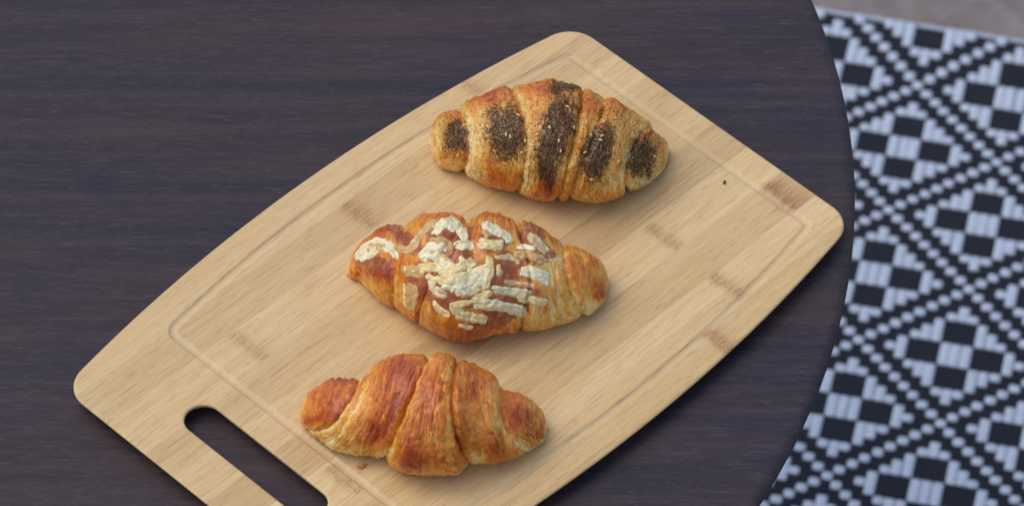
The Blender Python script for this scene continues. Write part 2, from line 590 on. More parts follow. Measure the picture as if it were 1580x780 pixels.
def build_board():
    ang = math.radians(45.1)
    TH = THICK
    # root at the board's underside; local x = along the board, local y = -v
    root = empty("cutting_board", (0, 0, TABLE_TOP + 0.0002), ang)
    tag(root, "pale bamboo cutting board with juice groove and slotted handle on the dark table", "cutting board")
    bounds = [-14.5, -9.3, -6.7, -4.05, -1.45, 1.12, 3.69, 6.37, 8.95, 11.52, 14.2]
    tints = [(0.99, 0.99, 0.97), (0.90, 0.89, 0.86), (1.00, 1.00, 0.98), (0.91, 0.89, 0.85), (0.97, 0.96, 0.93),
             (0.86, 0.84, 0.80), (1.05, 1.07, 1.06), (0.96, 0.96, 0.92), (1.06, 1.07, 1.07), (0.97, 0.97, 0.92)]
    D = 0.14
    loop = outline()
    rim_prof = [(D, TH), (0.07, TH - 0.015), (0.02, TH - 0.055), (0.0, TH - 0.11), (0.03, TH - 0.17), (0.10, TH - 0.26), (0.80, 0.0)]
    hole_prof = [(D, TH), (0.06, TH - 0.015), (0.015, TH - 0.05), (0.0, TH - 0.09), (0.0, TH - 0.20), (0.60, 0.0)]
    arc = np.linspace(0, math.pi, 25)
    hp = [(math.cos(t), HOLE_L - HOLE_W, math.sin(t)) for t in arc] + [(-math.cos(t), -(HOLE_L - HOLE_W), -math.sin(t)) for t in arc]
    hole = np.array([(HOLE_U + HOLE_W * cu, v0 + HOLE_W * sv, cu, sv) for cu, v0, sv in hp])
    RV, RF = [], []
    for lp, prof, sg in ((loop, rim_prof, -1), (hole, hole_prof, 1)):
        n, base = len(lp), sum(len(x) for x in RV)
        for ins, z in prof:
            RV.append(np.stack([lp[:, 0] + sg * lp[:, 2] * ins, lp[:, 1] + sg * lp[:, 3] * ins, np.full(n, z)], -1))
        RF += grid_faces(len(prof), n, wrap=True, base=base, flip=(sg < 0))
    RV = np.concatenate(RV)
    RV[:, 1] += VC
    for k in range(len(bounds) - 1):
        va, vb = bounds[k], bounds[k + 1]
        # rim and slot walls of this strip
        bm = bmesh.new()
        bv = [bm.verts.new(p) for p in RV]
        for f_ in RF:
            bm.faces.new([bv[i] for i in f_])
        for co, nrm in ((va, (0, -1, 0)), (vb, (0, 1, 0))):
            geom = bm.verts[:] + bm.edges[:] + bm.faces[:]
            bmesh.ops.bisect_plane(bm, geom=geom, dist=1e-6, plane_co=(0, co, 0), plane_no=nrm, clear_outer=True)
        bm.verts.index_update()
        verts = [np.array([tuple(v_.co) for v_ in bm.verts])]
        faces = [[v_.index for v_ in f_.verts] for f_ in bm.faces]
        bm.free()
        # flat top with the juice groove
        lo_v, hi_v = max(va, VC - (13.02 - D) + 0.002), min(vb, VC + (13.02 - D) - 0.002)
        rows = set(np.round(np.linspace(lo_v, hi_v, int((hi_v - lo_v) / 0.065) + 2), 4))
        for d in np.arange(0.3, 21.0, 0.6):
            for sg in (-1, 1):
                q = VC + sg * (13.02 - D - 0.0051 * d * d)
                if lo_v < q < hi_v:
                    rows.add(round(q, 4))
        for a_ in np.linspace(0, math.pi / 2, 14):
            for sg in (-1, 1):
                q = VC + sg * (HOLE_L - HOLE_W + (HOLE_W + D) * math.sin(a_))
                if lo_v < q < hi_v:
                    rows.add(round(q, 4))
        pos = np.array(sorted(rows))
        nr = len(pos)
        rng = np.array([u_range(r - VC, D - 0.01) for r in pos])
        lo, hi = rng[:, 0], rng[:, 1]
        hv_ = np.abs(pos - VC)
        R = HOLE_W + D - 0.01
        hin = np.where(hv_ < HOLE_L - HOLE_W, R, np.sqrt(np.clip(R * R - np.clip(hv_ - (HOLE_L - HOLE_W), 0, None) ** 2, 0, None)))
        hl, hr = np.clip(HOLE_U - hin, lo, hi), np.clip(HOLE_U + hin, lo, hi)
        nA = 10
        fix = np.r_[np.linspace(-18.2, -16.5, 46), np.linspace(-16.4, 12.2, 180), np.linspace(12.3, 14.1, 42)]
        colsB = [hr[:, None] + (np.maximum(hr, np.clip(-18.3, lo, hi)) - hr)[:, None] * np.linspace(0, 1, 4)]
        colsB.append(np.clip(np.broadcast_to(fix, (nr, len(fix))), np.maximum(lo, hr)[:, None], hi[:, None]))
        st = np.clip(14.15, np.maximum(lo, hr), hi)
        colsB.append(st[:, None] + (hi - st)[:, None] * np.linspace(0, 1, 5))
        us = np.concatenate([lo[:, None] + (hl - lo)[:, None] * np.linspace(0, 1, nA)] + colsB, 1)
        nB = us.shape[1] - nA
        vs = np.broadcast_to(pos[:, None], us.shape)
        zs = TH + groove_z(us, vs - VC)
        base = len(verts[0])
        grid = np.stack([us, vs, zs], -1).reshape(-1, 3)
        fc = np.array(grid_faces(nr, nA + nB))
        ci, ri = fc[:, 0] % (nA + nB), fc[:, 0] // (nA + nB)
        fc = fc[~((ci == nA - 1) & ((hin[ri] > 0.02) | (hin[np.minimum(ri + 1, nr - 1)] > 0.02)))]
        faces += (fc + base).tolist()
        verts.append(grid)
        verts = np.concatenate(verts)
        halo, core = node_mask(verts[:, 0], verts[:, 1])
        milled = np.where(verts[:, 2] > THICK - 0.2, np.clip(-groove_z(verts[:, 0], verts[:, 1] - VC) / 0.06, 0, 1), 0.0)
        tint = np.stack([halo, core, milled], -1)
        loc = np.stack([verts[:, 0] / 100, -verts[:, 1] / 100, verts[:, 2] / 100], -1)
        o = mesh_obj("bamboo_strip", loc, [q[::-1] for q in faces], M_BAMBOO, root, True, tint)
        o.color = (*tints[k], 1)
    return root


build_board()


# ------------------------------------------------------------------ croissants
RAMP = [(0.0, lin(240, 210, 140)), (0.22, lin(228, 170, 72)), (0.45, lin(212, 126, 30)), (0.66, lin(184, 84, 12)), (0.84, lin(138, 48, 7)), (1.0, lin(78, 24, 5))]


def brown(b):
    xs = [p for p, _ in RAMP]
    b = np.clip(b, 0, 1)
    return np.stack([np.interp(b, xs, [c[i] for _, c in RAMP]) for i in range(3)], -1)


class Croissant:
    """outline and seams are given in the pixels of an enlarged view (zoom) whose origin and scale are known"""

    def __init__(self, label, ox, oy, sc, centre, top, bot):
        self.px = lambda x: ox + x / sc
        self.py = lambda y: oy + y / sc
        self.cx, self.cy = self.px(centre[0]), self.py(centre[1])
        self.C = at(self.cx, self.cy, BOARD_TOP + 0.022)
        depth = np.dot(self.C - CAM, np.array([0, CE, -SE]))
        self.k = depth / FPX * 100                       # cm per photo pixel at the croissant
        self.root = empty("croissant", (self.C[0], self.C[1], BOARD_TOP))
        tag(self.root, label, "croissant", "croissants on the board")
        tp = np.array([self.vc(*p) for p in top])
        bt = np.array([self.vc(*p) for p in bot])
        self.x0, self.x1 = min(tp[0, 0], bt[0, 0]), max(tp[-1, 0], bt[-1, 0])
        xs = np.linspace(self.x0, self.x1, 700)
        T = np.interp(xs, tp[:, 0], tp[:, 1])
        B = np.interp(xs, bt[:, 0], bt[:, 1])
        ker = np.exp(-np.linspace(-2, 2, 31) ** 2)
        ker /= ker.sum()
        pad = lambda a: np.convolve(np.pad(a, 15, mode='reflect', reflect_type='odd'), ker, 'valid')
        T, B = pad(T), pad(B)
        self.xs, self.hv, self.cv = xs, np.maximum((T - B) / 2, 0.02), (T + B) / 2
        # round the very ends
        e = np.minimum(xs - self.x0, self.x1 - xs)
        self.hv = self.hv * np.sqrt(np.clip(1 - np.clip(1 - e / 0.30, 0, 1) ** 2, 0.0004, 1))
        self.parts = []
        self.shift = -0.075
        self.bvh = None

    def vc(self, x, y):
        """enlarged-view pixel -> (x, w) in cm in the view plane, from the croissant's centre"""
        return (self.px(x) - self.cx) * self.k, -(self.py(y) - self.cy) * self.k

    def section(self, x):
        return np.interp(x, self.xs, self.hv), np.interp(x, self.xs, self.cv)

    DELTA = math.atan2(CE * 0.92, SE * 1.06)

    def surf(self, x, q, rho, lump):
        """q in [0,2): 0 far silhouette, .5 middle of the side in view, 1 near silhouette, 1..2 hidden side; cm, local"""
        hv, cv = self.section(x)
        psi = math.pi * q + self.DELTA
        a, b = hv * 1.06, hv * 0.92
        zc = b * 0.86
        yc = (cv - (zc - 2.2) * CE) / SE
        y = yc + (a * rho + lump) * np.cos(psi)
        z = zc + (b * rho + lump) * np.sin(psi)
        z = np.where(z < 0.12, 0.12 * np.exp((z - 0.12) / 0.6) - 0.0, z)
        return np.stack([x, y, z], -1)

    def seam(self, three):
        """seam given by its x (enlarged view) at the far silhouette, the middle and the near silhouette"""
        xt, xm, xb = [(self.px(v) - self.cx) * self.k for v in three]

        def fn(q):
            q = np.mod(q, 2)
            t = np.cos(math.pi * q)                     # 1 far, -1 near
            # quadratic through the three on the side in view; straight back underneath
            front = xm + (xt - xb) / 2 * t + ((xt + xb) / 2 - xm) * t * t
            back = (xt + xb) / 2 + (xt - xb) / 2 * t
            return np.where(q <= 1, front, back)
        return fn

    def layer(self, left, right, free_l, free_r, seed, base=0.5, streak=1.0, nq=230, nu=140, lift=0.0, pale_l=0.0, pale_r=0.0, spots=(), colour=None, name="dough_layer", bulge=0.03, ridge=1.0, tuck=0.19):
        nv = int(nq * 0.78)
        q = np.r_[np.linspace(-0.08, 1.08, nv, endpoint=False), np.linspace(1.08, 1.92, nq - nv, endpoint=False)]
        u = 0.5 - 0.5 * np.cos(np.linspace(0, math.pi, nu))
        u = 0.55 * u + 0.45 * np.linspace(0, 1, nu)
        Q, Uu = np.meshgrid(q, u)
        L = left(Q) if left else np.full_like(Q, self.x0)
        R = right(Q) if right else np.full_like(Q, self.x1)
        wob = lambda s_: 0.10 * noise(np.cos(math.pi * Q) * 1.6, np.sin(math.pi * Q) * 1.6, seed + s_, seed) + 0.05 * noise(np.cos(math.pi * Q) * 7, np.sin(math.pi * Q) * 7, seed + s_, seed + 1) + 0.012 * noise(np.cos(math.pi * Q) * 22, np.sin(math.pi * Q) * 22, seed + s_, seed + 2)
        if left:
            L = L + wob(1) - (0.45 if not free_l else 0.0)
        if right:
            R = R + wob(2) + (0.45 if not free_r else 0.0)
        L = np.clip(L, self.x0, self.x1)
        R = np.clip(R, self.x0, self.x1)
        X = L + (R - L) * Uu
        dl, dr = X - L, R - X
        hv, _ = self.section(X)
        rho = np.ones_like(X) + bulge * np.sin(math.pi * np.clip(Uu, 0, 1)) - bulge * 0.6
        lipf = lambda d, r: 1 - np.sqrt(np.clip(1 - np.clip(1 - d / r, 0, 1) ** 2, 0, 1))
        if left:
            rho -= 0.115 * lipf(dl, 0.18) if free_l else tuck * (1 - sstep(0, 0.9, dl))
        if right:
            rho -= 0.115 * lipf(dr, 0.18) if free_r else tuck * (1 - sstep(0, 0.9, dr))
        rho += lift
        cq, sq = np.cos(math.pi * Q), np.sin(math.pi * Q)
        across = Uu * np.mean(R - L)
        P0 = self.surf(X, Q, rho, 0)
        low = noise(P0[..., 0] * 0.8, P0[..., 1] * 0.8, P0[..., 2] * 0.8, seed + 3)
        mid = fbm(P0[..., 0] * 2.2, P0[..., 1] * 2.2, P0[..., 2] * 2.2, seed + 4, 3)
        r1 = noise(across * 3.2 + 0.35 * mid, cq * 1.6, sq * 1.6, seed + 5)
        r2 = noise(across * 8.5 + 0.6 * mid, cq * 2.6, sq * 2.6, seed + 6)
        r3 = noise(across * 19 + 0.8 * mid, cq * 5, sq * 5, seed + 7)
        amt = sstep(-0.15, 0.40, noise(P0[..., 0] * 0.7, P0[..., 1] * 0.7, P0[..., 2] * 0.7, seed + 8))
        fine = fbm(P0[..., 0] * 7, P0[..., 1] * 7, P0[..., 2] * 7, seed + 9, 2)
        ph = across * 2.3 + 1.3 * noise(across * 0.9, cq * 1.5, sq * 1.5, seed + 10) + 0.45 * mid + 0.16 * noise(across * 1.5, cq * 8, sq * 8, seed + 11)
        saw = ph - np.floor(ph)
        tear = np.exp(-((saw - 0.90) / 0.07) ** 2)
        saw = np.where(saw < 0.90, saw / 0.90, (1 - saw) / 0.10)          # torn edges of the sheets of dough
        lump = 0.11 * low + 0.05 * mid + ridge * (0.05 * r1 + (0.25 + 0.75 * amt) * (0.030 * r2 + 0.018 * r3 + 0.075 * (saw - 0.5))) + 0.022 * fine
        lump = lump * np.clip(hv / 1.2, 0.15, 1)
        P = self.surf(X, Q, rho, lump)
        # browning of the crust: the baker's oven, not the light
        up = np.clip((P[..., 2] - 0.3) / 2.6, 0, 1)
        bb = base + self.shift + 0.11 * low + 0.12 * mid + streak * (0.09 * r1 + (0.45 + 0.55 * amt) * (0.17 * r2 + 0.11 * r3 + 0.15 * (saw - 0.5) - 0.30 * tear)) + 0.10 * (up - 0.5) + 0.06 * fine
        bb = bb - 0.20 * (1 - sstep(0.15, 1.0, P[..., 2]))
        if left and free_l:
            bb -= pale_l * np.exp(-(dl / 0.22) ** 2)
        if right and free_r:
            bb -= pale_r * np.exp(-(dr / 0.22) ** 2)
        hv_, cv_ = self.section(X)
        W = cv_ + hv_ * cq                                  # position across the side in view
        side = np.mod(Q, 2) <= 1.0
        for (sx, sy, rx, ry, tilt, amt_) in spots:
            x_, w_ = self.vc(sx, sy)
            k_ = self.k / self._sc
            ddx, ddy = (X - x_), (W - w_)
            a_ = math.radians(tilt)
            e1 = (ddx * math.cos(a_) + ddy * math.sin(a_)) / (rx * k_)
            e2 = (-ddx * math.sin(a_) + ddy * math.cos(a_)) / (ry * k_)
            bb = bb + side * amt_ * np.exp(-(e1 ** 2 + e2 ** 2) * (1 + 0.5 * mid))
        tint = brown(bb)
        if colour is not None:
            tint = colour(self, X, W, side, P, mid, fine, tint)
        # close the rims inwards
        rim0 = self.surf(X[0], Q[0], rho[0] - 0.18, 0) if left else None
        rim1 = self.surf(X[-1], Q[-1], rho[-1] - 0.18, 0) if right else None
        stack, tstack = [P], [tint]
        if left:
            stack.insert(0, rim0[None]), tstack.insert(0, tint[:1])
        if right:
            stack.append(rim1[None]), tstack.append(tint[-1:])
        P, tint = np.concatenate(stack), np.concatenate(tstack)
        n_u = P.shape[0]
        faces = grid_faces(n_u, nq, wrap=True)
        for rr_, keep in ((0, left), (n_u - 1, right)):
            if not keep:
                faces.append([rr_ * nq + z_ for z_ in range(nq)])
        o = mesh_obj(name, P.reshape(-1, 3) / 100, faces, M_DOUGH, self.root, True, tint.reshape(-1, 3))
        self.parts.append(o)
        return o

    def finish(self):
        vs, fs = [], []
        for o in self.parts:
            b = len(vs)
            vs += [v.co.copy() for v in o.data.vertices]
            fs += [[i + b for i in p.vertices] for p in o.data.polygons]
        self.bvh = BVHTree.FromPolygons(vs, fs)

    def hit(self, x, y):
        """point of the crust seen at an enlarged-view pixel, local metres, with its normal"""
        xx, w = self.vc(x, y)
        o = Vector((xx / 100, (w - 4 * 0 + 0) / 100 * SE, 0.022 + w / 100 * CE)) - Vector((0, CE, -SE)) * 0.2
        loc, nor, idx, d = self.bvh.ray_cast(o, Vector((0, CE, -SE)))
        if loc is not None and nor.dot(Vector((0, -CE, SE))) < 0:
            nor = -nor
        return loc, nor


def croissant(label, ox, oy, sc, centre, top, bot):
    c = Croissant(label, ox, oy, sc, centre, top, bot)
    c._sc = sc
    return c


# ---- plain golden croissant by the handle
c3 = croissant("plain golden glazed croissant at the handle end of the cutting board", 440, 535, 3.714, (780, 385),
               [(62, 415), (75, 350), (100, 295), (150, 250), (240, 205), (330, 186), (425, 180), (455, 160), (490, 125), (560, 85), (650, 60), (760, 52), (900, 55), (1000, 80),
                (1100, 115), (1180, 150), (1232, 205), (1250, 258), (1330, 270), (1400, 295), (1450, 335), (1490, 390), (1512, 465)],
               [(62, 425), (80, 450), (170, 520), (270, 585), (350, 602), (420, 618), (500, 615), (560, 640), (620, 680), (660, 695), (740, 712), (860, 714), (1000, 706),
                (1060, 668), (1120, 655), (1200, 660), (1280, 650), (1360, 622), (1440, 570), (1490, 540), (1512, 475)])
s1, s2, s3, s4 = c3.seam((425, 315, 130)), c3.seam((830, 690, 575)), c3.seam((975, 958, 1050)), c3.seam((1232, 1258, 1375))
c3.layer(None, s1, False, False, 31, base=0.52, spots=[(260, 330, 110, 90, 20, 0.22), (330, 190, 90, 25, 5, 0.25), (90, 300, 40, 110, -20, -0.22), (150, 415, 90, 25, 12, 0.25)])
c3.layer(s1, s2, True, False, 32, base=0.46, tuck=0.26, pale_l=0.20, spots=[(300, 450, 60, 150, -28, -0.10), (620, 300, 90, 170, -18, 0.25), (520, 480, 70, 90, -30, 0.38), (700, 110, 120, 50, 0, 0.15), (330, 570, 120, 50, -10, -0.12), (590, 620, 60, 60, 0, -0.5)])
s1b, s4b, s3b = c3.seam((470, 375, 215)), c3.seam((1195, 1212, 1315)), c3.seam((905, 845, 815))
c3.layer(s1b, s2, True, False, 36, base=0.47, tuck=0.26, pale_l=0.30, lift=0.022, spots=[(620, 300, 90, 170, -18, 0.30), (520, 480, 70, 90, -30, 0.40), (700, 110, 120, 50, 0, 0.15), (330, 570, 120, 50, -10, -0.30), (590, 640, 60, 50, 0, -0.5), (440, 300, 40, 160, -25, -0.18), (700, 230, 30, 170, -24, 0.16)])
c3.layer(s3, s4b, False, True, 37, base=0.50, tuck=0.18, pale_r=0.25, lift=0.022, spots=[(1000, 540, 40, 90, 0, 0.35), (1230, 590, 80, 60, -20, 0.22), (1100, 620, 50, 50, 0, -0.35), (1050, 200, 90, 100, 0, 0.12)])
c3.layer(s3, s4, False, True, 34, base=0.50, pale_r=0.22, spots=[(1000, 540, 40, 90, 0, 0.30), (1230, 590, 80, 60, -20, 0.22), (1100, 620, 50, 50, 0, -0.35), (1050, 200, 90, 100, 0, 0.12), (1330, 560, 90, 50, 30, -0.15)])
c3.layer(s4, None, False, False, 35, base=0.50, spots=[(1340, 400, 80, 70, 0, 0.34), (1440, 510, 50, 50, 20, 0.22), (1340, 570, 90, 35, -20, -0.50), (1470, 380, 40, 60, 0, -0.1)])
c3.layer(s2, s3, True, True, 33, base=0.54, pale_l=0.18, pale_r=0.05, lift=0.05, spots=[(800, 330, 60, 150, -10, 0.14), (730, 620, 100, 70, 0, 0.20), (880, 110, 90, 50, 0, -0.10), (700, 480, 60, 100, 0, 0.12)])
c3.layer(s3b, s3, True, True, 38, base=0.48, streak=1.4, pale_l=0.20, pale_r=0.05, lift=0.066, spots=[(900, 620, 90, 90, 0, 0.10), (930, 110, 60, 60, 0, -0.05)])
c3.finish()


# ---- croissant with dark herb stripes
ZAATAR = [(232, 370, 82, 108, 0), (530, 350, 118, 176, -8), (805, 360, 108, 245, 18), (1045, 455, 92, 180, 22), (1300, 490, 92, 138, 8), (860, 95, 120, 36, -8), (752, 560, 72, 90, 8)]


def zaatar_density(x, y):
    """how thickly the herb mix lies at an enlarged-view pixel, 0..1"""
    d = np.zeros_like(x)
    for (cx, cy, rx, ry, t) in ZAATAR:
        a = math.radians(t)
        dx, dy = x - cx, y - cy
        e1 = (dx * math.cos(a) + dy * math.sin(a)) / rx
        e2 = (-dx * math.sin(a) + dy * math.cos(a)) / ry
        r = (np.abs(e1) ** 2.8 + np.abs(e2) ** 2.8) ** (1 / 2.8) + 0.22 * noise(x / 50, y / 50, 1.5, 8) + 0.16 * noise(x / 17, y / 17, 2.5, 9)
        d = np.maximum(d, np.maximum(1 - sstep(0.42, 1.22, r), 0.16 * (1 - sstep(1.0, 1.75, r))))
    return d


def zaatar_tint(self, X, W, side, P, mid, fine, tint):
    zx = ((X / self.k) + self.cx - 640) * 3.714
    zy = ((-W / self.k) + self.cy - 110) * 3.714
    d = zaatar_density(zx, zy) * side
    gr = noise(zx / 5, zy / 5, 4.0, 12)
    m = np.clip(d * 1.15 + 0.6 * gr * np.minimum(1, d * 2), 0, 1) * 0.86
    dark = lin(64, 39, 22) * (1 + 0.35 * gr[..., None])
    t = tint * (1 - m[..., None]) + dark * m[..., None]
    return t


c1 = croissant("croissant striped with dark herb and sesame seasoning at the board's far end", 640, 110, 3.714, (770, 400),
               [(72, 405), (80, 345), (105, 285), (150, 245), (250, 195), (330, 150), (420, 120), (520, 100), (620, 86), (700, 66), (780, 58), (900, 70), (960, 95), (1040, 130), (1150, 175), (1250, 230),
                (1345, 290), (1385, 345), (1440, 380), (1465, 410), (1472, 450)],
               [(72, 415), (100, 490), (140, 540), (200, 568), (280, 580), (330, 612), (420, 648), (500, 668), (600, 692), (680, 722), (780, 742), (850, 745), (950, 735), (1050, 740), (1150, 722), (1220, 692),
                (1300, 660), (1380, 620), (1440, 555), (1472, 460)])
z1, z2, z3, z4, z5 = c1.seam((245, 305, 285)), c1.seam((560, 640, 600)), c1.seam((955, 905, 810)), c1.seam((1090, 1000, 885)), c1.seam((1365, 1235, 1205))
ZP = dict(colour=zaatar_tint)
c1.shift = -0.12
c1.layer(None, z1, False, False, 51, base=0.42, tuck=0.26, spots=[(110, 420, 50, 110, 0, -0.10), (210, 480, 80, 30, 0, 0.15), (200, 250, 70, 30, 20, 0.15)], **ZP)
c1.layer(z1, z2, True, False, 52, base=0.40, lift=0.02, tuck=0.18, pale_l=0.25, spots=[(350, 400, 70, 190, 0, -0.24), (420, 150, 130, 50, 10, 0.30), (500, 620, 110, 40, -8, 0.22), (330, 560, 60, 60, 0, -0.2), (430, 520, 30, 140, 0, 0.2)], **ZP)
c1.layer(z4, z5, False, True, 54, base=0.40, lift=0.03, pale_r=0.20, spots=[(1180, 400, 70, 160, 15, -0.12), (1130, 620, 140, 60, 0, -0.18), (1020, 300, 60, 120, 20, 0.12), (1150, 200, 90, 40, -25, 0.2)], **ZP)
c1.layer(z5, None, False, False, 55, base=0.36, tuck=0.30, spots=[(1430, 400, 50, 60, 0, 0.20), (1300, 640, 120, 30, 20, -0.2), (1300, 380, 70, 30, 0, 0.25)], **ZP)
c1.layer(z3, z4, False, True, 56, base=0.44, streak=1.5, pale_r=0.10, spots=[(1000, 200, 80, 60, -30, 0.12)], **ZP)
c1.layer(z2, z3, True, True, 53, base=0.46, lift=0.02, pale_l=0.25, spots=[(640, 600, 20, 160, 0, -0.30), (760, 640, 50, 60, 0, 0.42), (720, 700, 90, 40, 0, 0.12), (760, 130, 120, 30, 0, 0.2), (600, 200, 50, 90, 0, -0.2)], **ZP)
c1.finish()

# ---- croissant with melted cheese
GLAZE = [(230, 330, 130, 45, 10), (420, 220, 120, 50, 35), (650, 210, 130, 90, 0), (640, 300, 140, 60, 0), (960, 350, 110, 90, 0), (1070, 180, 70, 110, -35), (1090, 280, 110, 60, 0), (620, 520, 120, 80, 0), (860, 630, 120, 40, 0),
         (470, 430, 70, 110, 10), (1000, 520, 130, 70, -10), (930, 580, 150, 70, 0), (340, 150, 50, 25, 0), (880, 220, 90, 60, -20), (720, 430, 220, 130, 0)]


def glaze_tint(self, X, W, side, P, mid, fine, tint):
    zx = ((X / self.k) + self.cx - 510) * 3.467
    zy = ((-W / self.k) + self.cy - 310) * 3.467
    d = np.zeros_like(zx)
    for (cx, cy, rx, ry, t) in GLAZE:
        a = math.radians(t)
        dx, dy = zx - cx, zy - cy
        r = np.hypot((dx * math.cos(a) + dy * math.sin(a)) / rx, (-dx * math.sin(a) + dy * math.cos(a)) / ry) + 0.25 * noise(zx / 35, zy / 35, 0.5, 21) + 0.12 * noise(zx / 11, zy / 11, 0.5, 22)
        d = np.maximum(d, 1 - sstep(0.75, 1.05, r))
    d = d * side
    edge = np.clip(1 - np.abs(d - 0.4) / 0.35, 0, 1)
    n = noise(zx / 22, zy / 22, 3.3, 23)
    n2 = noise(zx / 9, zy / 9, 5.3, 24)
    base_ = lin(146, 68, 38)
    pale_ = lin(176, 108, 76)
    dark_ = lin(96, 36, 22)
    mx = sstep(-0.1, 0.7, n)[..., None]
    col = base_ * (1 - mx) + pale_ * mx
    mk = sstep(0.2, 0.8, n2)[..., None] * 0.7
    col = col * (1 - mk) + dark_ * mk
    m = (0.84 * d)[..., None]
    t = tint * (1 - m) + col * m
    ee = (0.35 * edge)[..., None]
    return t * (1 - ee) + dark_ * ee


c2 = croissant("croissant covered in melted white cheese in the middle of the cutting board", 510, 310, 3.467, (780, 400),
               [(72, 395), (90, 320), (130, 255), (180, 200), (240, 155), (300, 132), (400, 120), (450, 90), (510, 62), (600, 62), (700, 80), (755, 102), (800, 82), (840, 62), (920, 75), (980, 105), (1060, 112), (1130, 152),
                (1230, 220), (1330, 258), (1420, 298), (1470, 345), (1500, 430)],
               [(72, 405), (150, 422), (200, 480), (290, 545), (380, 595), (440, 640), (520, 682), (600, 718), (720, 735), (850, 715), (950, 695), (1100, 690), (1250, 652), (1380, 610), (1430, 575), (1490, 520), (1500, 440)])
d1, d2, d3, d4 = c2.seam((400, 350, 330)), c2.seam((740, 560, 470)), c2.seam((985, 1060, 1010)), c2.seam((1245, 1270, 1345))
GP = dict(colour=glaze_tint)
c2.layer(None, d1, False, False, 71, base=0.50, spots=[(250, 160, 110, 30, 15, 0.25), (260, 390, 110, 30, -10, 0.28), (250, 470, 130, 50, -35, -0.15), (120, 390, 60, 30, 0, 0.2)], **GP)
c2.layer(d1, d2, True, False, 72, base=0.46, spots=[(580, 70, 120, 30, 0, 0.15), (330, 480, 90, 80, -30, -0.05), (520, 640, 150, 40, -20, 0.25)], **GP)
c2.layer(d3, d4, False, True, 74, base=0.34, pale_r=0.10, spots=[(1180, 420, 90, 120, 0, -0.08), (1190, 220, 60, 40, -30, 0.10), (1200, 620, 160, 40, 10, -0.08)], **GP)
c2.layer(d4, None, False, False, 75, base=0.44, spots=[(1380, 380, 90, 80, 0, 0.10), (1460, 500, 60, 30, 10, 0.42), (1440, 450, 50, 30, 10, 0.25), (1400, 570, 90, 35, 15, -0.40), (1480, 330, 30, 90, -25, -0.30)], **GP)
c2.layer(d2, d3, True, True, 73, base=0.46, lift=0.02, spots=[(850, 75, 90, 25, 0, 0.18), (750, 700, 220, 35, 5, 0.28), (960, 660, 120, 40, 0, -0.05)], **GP)
c2.finish()


# ------------------------------------------------------------------ cheese on the middle croissant
WHITE, CREAM, TAN, PINK = lin(242, 230, 188), lin(236, 214, 152), lin(208, 170, 108), lin(224, 190, 138)


